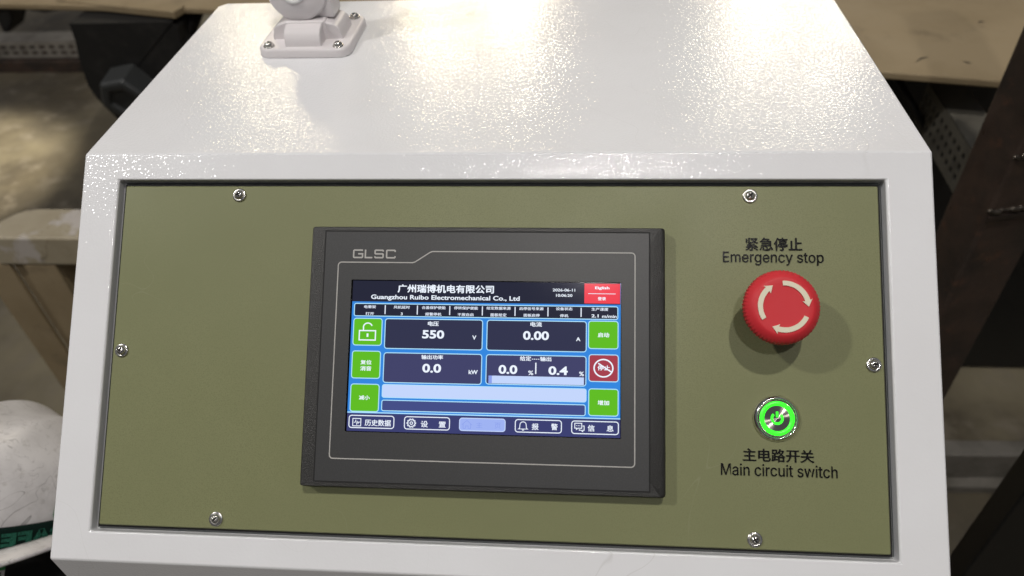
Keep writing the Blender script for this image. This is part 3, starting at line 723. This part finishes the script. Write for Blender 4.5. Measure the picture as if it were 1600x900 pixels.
# black machine casing, brought forward to darken the space under the table
mm = thing('machine_cabinet', 'black machine casing extended to darken the space under the cream table', 'machine cabinet', (.8, 1.5, 0))
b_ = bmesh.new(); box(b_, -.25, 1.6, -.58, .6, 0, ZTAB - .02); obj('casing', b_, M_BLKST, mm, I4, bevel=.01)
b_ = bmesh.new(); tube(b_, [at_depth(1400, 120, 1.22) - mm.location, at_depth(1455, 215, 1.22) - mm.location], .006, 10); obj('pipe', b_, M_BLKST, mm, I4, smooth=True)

# ------------------------------------------------------------------ hard hat
M_HAT = mat('scuffed_white_shell', (.70, .68, .68), .38, spec=.5, bumps=((40, .05, .002, 4),), noise=[(18, (.55, .53, .53), .42, .62), (75, (.30, .28, .28), .60, .74), (160, (.50, .48, .46), .58, .74)])
def squiggles(m, scale, colr, fac, width=.006):
    t = m.node_tree; b = t.nodes['Principled BSDF']; src = b.inputs['Base Color'].links[0].from_socket
    tcn = t.nodes.new('ShaderNodeTexCoord'); n = t.nodes.new('ShaderNodeTexNoise'); n.inputs['Scale'].default_value = scale; n.inputs['Detail'].default_value = 1.2; n.inputs['Distortion'].default_value = .6
    t.links.new(tcn.outputs['Object'], n.inputs['Vector'])
    a = t.nodes.new('ShaderNodeMath'); a.operation = 'SUBTRACT'; a.inputs[1].default_value = .5; t.links.new(n.outputs['Fac'], a.inputs[0])
    c = t.nodes.new('ShaderNodeMath'); c.operation = 'ABSOLUTE'; t.links.new(a.outputs[0], c.inputs[0])
    r = t.nodes.new('ShaderNodeMapRange'); r.inputs['From Min'].default_value = 0; r.inputs['From Max'].default_value = width; r.inputs['To Min'].default_value = fac; r.inputs['To Max'].default_value = 0
    t.links.new(c.outputs[0], r.inputs['Value'])
    n2 = t.nodes.new('ShaderNodeTexNoise'); n2.inputs['Scale'].default_value = scale * .6; t.links.new(tcn.outputs['Object'], n2.inputs['Vector'])
    r2 = t.nodes.new('ShaderNodeMapRange'); r2.inputs['From Min'].default_value = .47; r2.inputs['From Max'].default_value = .58; t.links.new(n2.outputs['Fac'], r2.inputs['Value'])
    mu = t.nodes.new('ShaderNodeMath'); mu.operation = 'MULTIPLY'; t.links.new(r.outputs[0], mu.inputs[0]); t.links.new(r2.outputs[0], mu.inputs[1])
    mx = t.nodes.new('ShaderNodeMix'); mx.data_type = 'RGBA'; mx.inputs['B'].default_value = (*colr, 1); t.links.new(src, mx.inputs['A']); t.links.new(mu.outputs[0], mx.inputs['Factor']); t.links.new(mx.outputs['Result'], b.inputs['Base Color'])
squiggles(M_OLIVE, 16, (.27, .28, .17), .35, .0012); squiggles(M_WHITE, 13, (.45, .44, .42), .30, .0010)
squiggles(M_HAT, 30, (.12, .11, .11), .75, .005); squiggles(M_HAT, 75, (.25, .24, .24), .6, .012)
squiggles(M_TANW, 14, (.10, .075, .045), .6, .006)
M_STRAP = mat('dark_green_webbing', (.004, .014, .011), .85, spec=.1, bumps=((1500, .8, .0006, 1),))
M_STXT = mat('green_woven_letters', (.022, .13, .085), .8, spec=.1, bumps=((1500, .8, .0006, 1),), noise=(900, (.012, .05, .035), .4, .6))
M_GRN = mat('green_sticker', (.012, .20, .05), .35)
M_BLACK = mat('black_rubber', (.006, .006, .006), .7)
hp = at_depth(-25, 813, .68)
TILT = R(-46)
hat = thing('hard_hat', 'scuffed white hard hat with dark green lettered strap, lower left beside the console', 'hard hat', hp, (TILT, R(9), R(0)))
ha, hb_, hh = .101, .122, .100
def hat_pt(th, s, off=0):
    """th azimuth, s 0 at rim..1 at crown"""
    e = s * math.pi / 2; r = math.cos(e) ** .82; z = hh * math.sin(e) ** .95
    x = (ha * r + off * math.cos(e)) * math.cos(th); y = (hb_ * r + off * math.cos(e)) * math.sin(th); z += off * math.sin(e)
    rid = math.exp(-(x / .016) ** 2) * .008 * min(1, s * 2.2) + .004 * math.exp(-((abs(x) - .045) / .010) ** 2) * min(1, max(0, s - .3) * 3)
    return Vector((x, y, z + rid))
bm = bmesh.new(); n = 96; loops = [[hat_pt(2 * math.pi * k / n, s / 22) for k in range(n)] for s in range(23)]
L = loft(bm, loops[:-1], False, True)
shell = obj('shell', bm, M_HAT, hat, I4, smooth=True)
md = shell.modifiers.new('t', 'SOLIDIFY'); md.thickness = .002
# brim
bm = bmesh.new(); loops = []
def brim_w(th): return .012 + .034 * max(0, math.sin(th - R(180))) ** 1.5
for r_, z_ in ((0, 0), (.25, -.001), (1, -.005), (1.02, -.0075), (.9, -.009), (.1, -.004)):
    loops.append([((ha + r_ * brim_w(2 * math.pi * k / n)) * math.cos(2 * math.pi * k / n), (hb_ + r_ * brim_w(2 * math.pi * k / n)) * math.sin(2 * math.pi * k / n), z_) for k in range(n)])
loft(bm, loops, closed=True); obj('brim', bm, M_HAT, hat, Matrix.Rotation(R(-15), 4, 'Y') @ Matrix.Translation((0, 0, -.010)), smooth=True)
# strap band wrapped round the shell
def band_pt(th, z, off):
    return Vector(((ha + off) * math.cos(th) * (1 - .25 * (max(z, 0) / hh) ** 2), (hb_ + off) * math.sin(th) * (1 - .25 * (max(z, 0) / hh) ** 2), z))
bm = bmesh.new(); zb0, zb1 = .006, .0245
loft(bm, [[band_pt(2 * math.pi * k / n, z, o_) for k in range(n)] for z, o_ in ((zb0, .0005), (zb0, .003), (zb0 + .002, .0036), (zb1 - .002, .0036), (zb1, .003), (zb1, .0005))], closed=True)
obj('strap', bm, M_STRAP, hat, I4, smooth=True)
# woven letters, mirrored as the strap is worn inside out
thA = math.atan2(-hb_, 0)
bm = text_bm('SAFE', (.0, .0432, 0, .0108), 0, F_LATIN, .05, mirror=True, spacing=1.05)
bmesh.ops.triangulate(bm, faces=bm.faces[:]); bmesh.ops.subdivide_edges(bm, edges=bm.edges[:], cuts=1)
tA = R(-47)
for v in bm.verts:
    v.co = band_pt(tA + v.co.x / ha, zb0 + .0038 + v.co.y, .0044)
obj('strap_lettering', bm, M_STXT, hat, I4)
def sticker(name, outline, m, off):
    bm = bmesh.new(); vs = [bm.verts.new(band_pt(tA + x / ha, z, off)) for x, z in outline]; bm.faces.new(vs)
    return obj(name, bm, m, hat, I4)
bm = bmesh.new()
vs = []
for a_, s_ in ((-25, .235), (-23, .24), (-20, .17), (-19, .07), (-21.5, .045), (-24, .07), (-26.5, .17)):
    vs.append(bm.verts.new(hat_pt(R(a_), s_, .0010)))
bm.faces.new(vs); obj('green_mark', bm, M_GRN, hat, I4)
# label below the strap
def patch(name, x0, x1, z0, z1, off, m):
    bm = bmesh.new(); n = 6
    A = [bm.verts.new(band_pt(tA + (x0 + (x1 - x0) * k / n) / ha, z0, off)) for k in range(n + 1)]
    B = [bm.verts.new(band_pt(tA + (x0 + (x1 - x0) * k / n) / ha, z1, off)) for k in range(n + 1)]
    for k in range(n): bm.faces.new((A[k], A[k + 1], B[k + 1], B[k]))
    return obj(name, bm, m, hat, I4)
patch('label', -.024, .006, -.0085, .0045, .0030, M_GRN)
patch('label_strip', -.024, .006, -.0150, -.0085, .0031, M_HAT)
for body, x0, x1, z0, z1, m_ in (('A', -.006, .0005, -.0050, .0030, M_HAT), ('6153', -.009, .0040, -.0135, -.0098, M_BLKINK)):
    bm = text_bm(body, (x0, x1, z0, z1), 0, F_LATIN, .03)
    for v in bm.verts: v.co = band_pt(tA + v.co.x / ha, v.co.y, .0036)
    obj('label_lettering', bm, m_, hat, I4)
# dark stand that carries the hat
sd = thing('black_stand', 'black covered stand carrying the hard hat, lower left corner', 'stand', (hp.x, hp.y + .03, 0))
bm = slab(-.11, .16, -.12, .10, .02, 0, hp.z - .055, .01); obj('body', bm, M_BLACK, sd, I4)
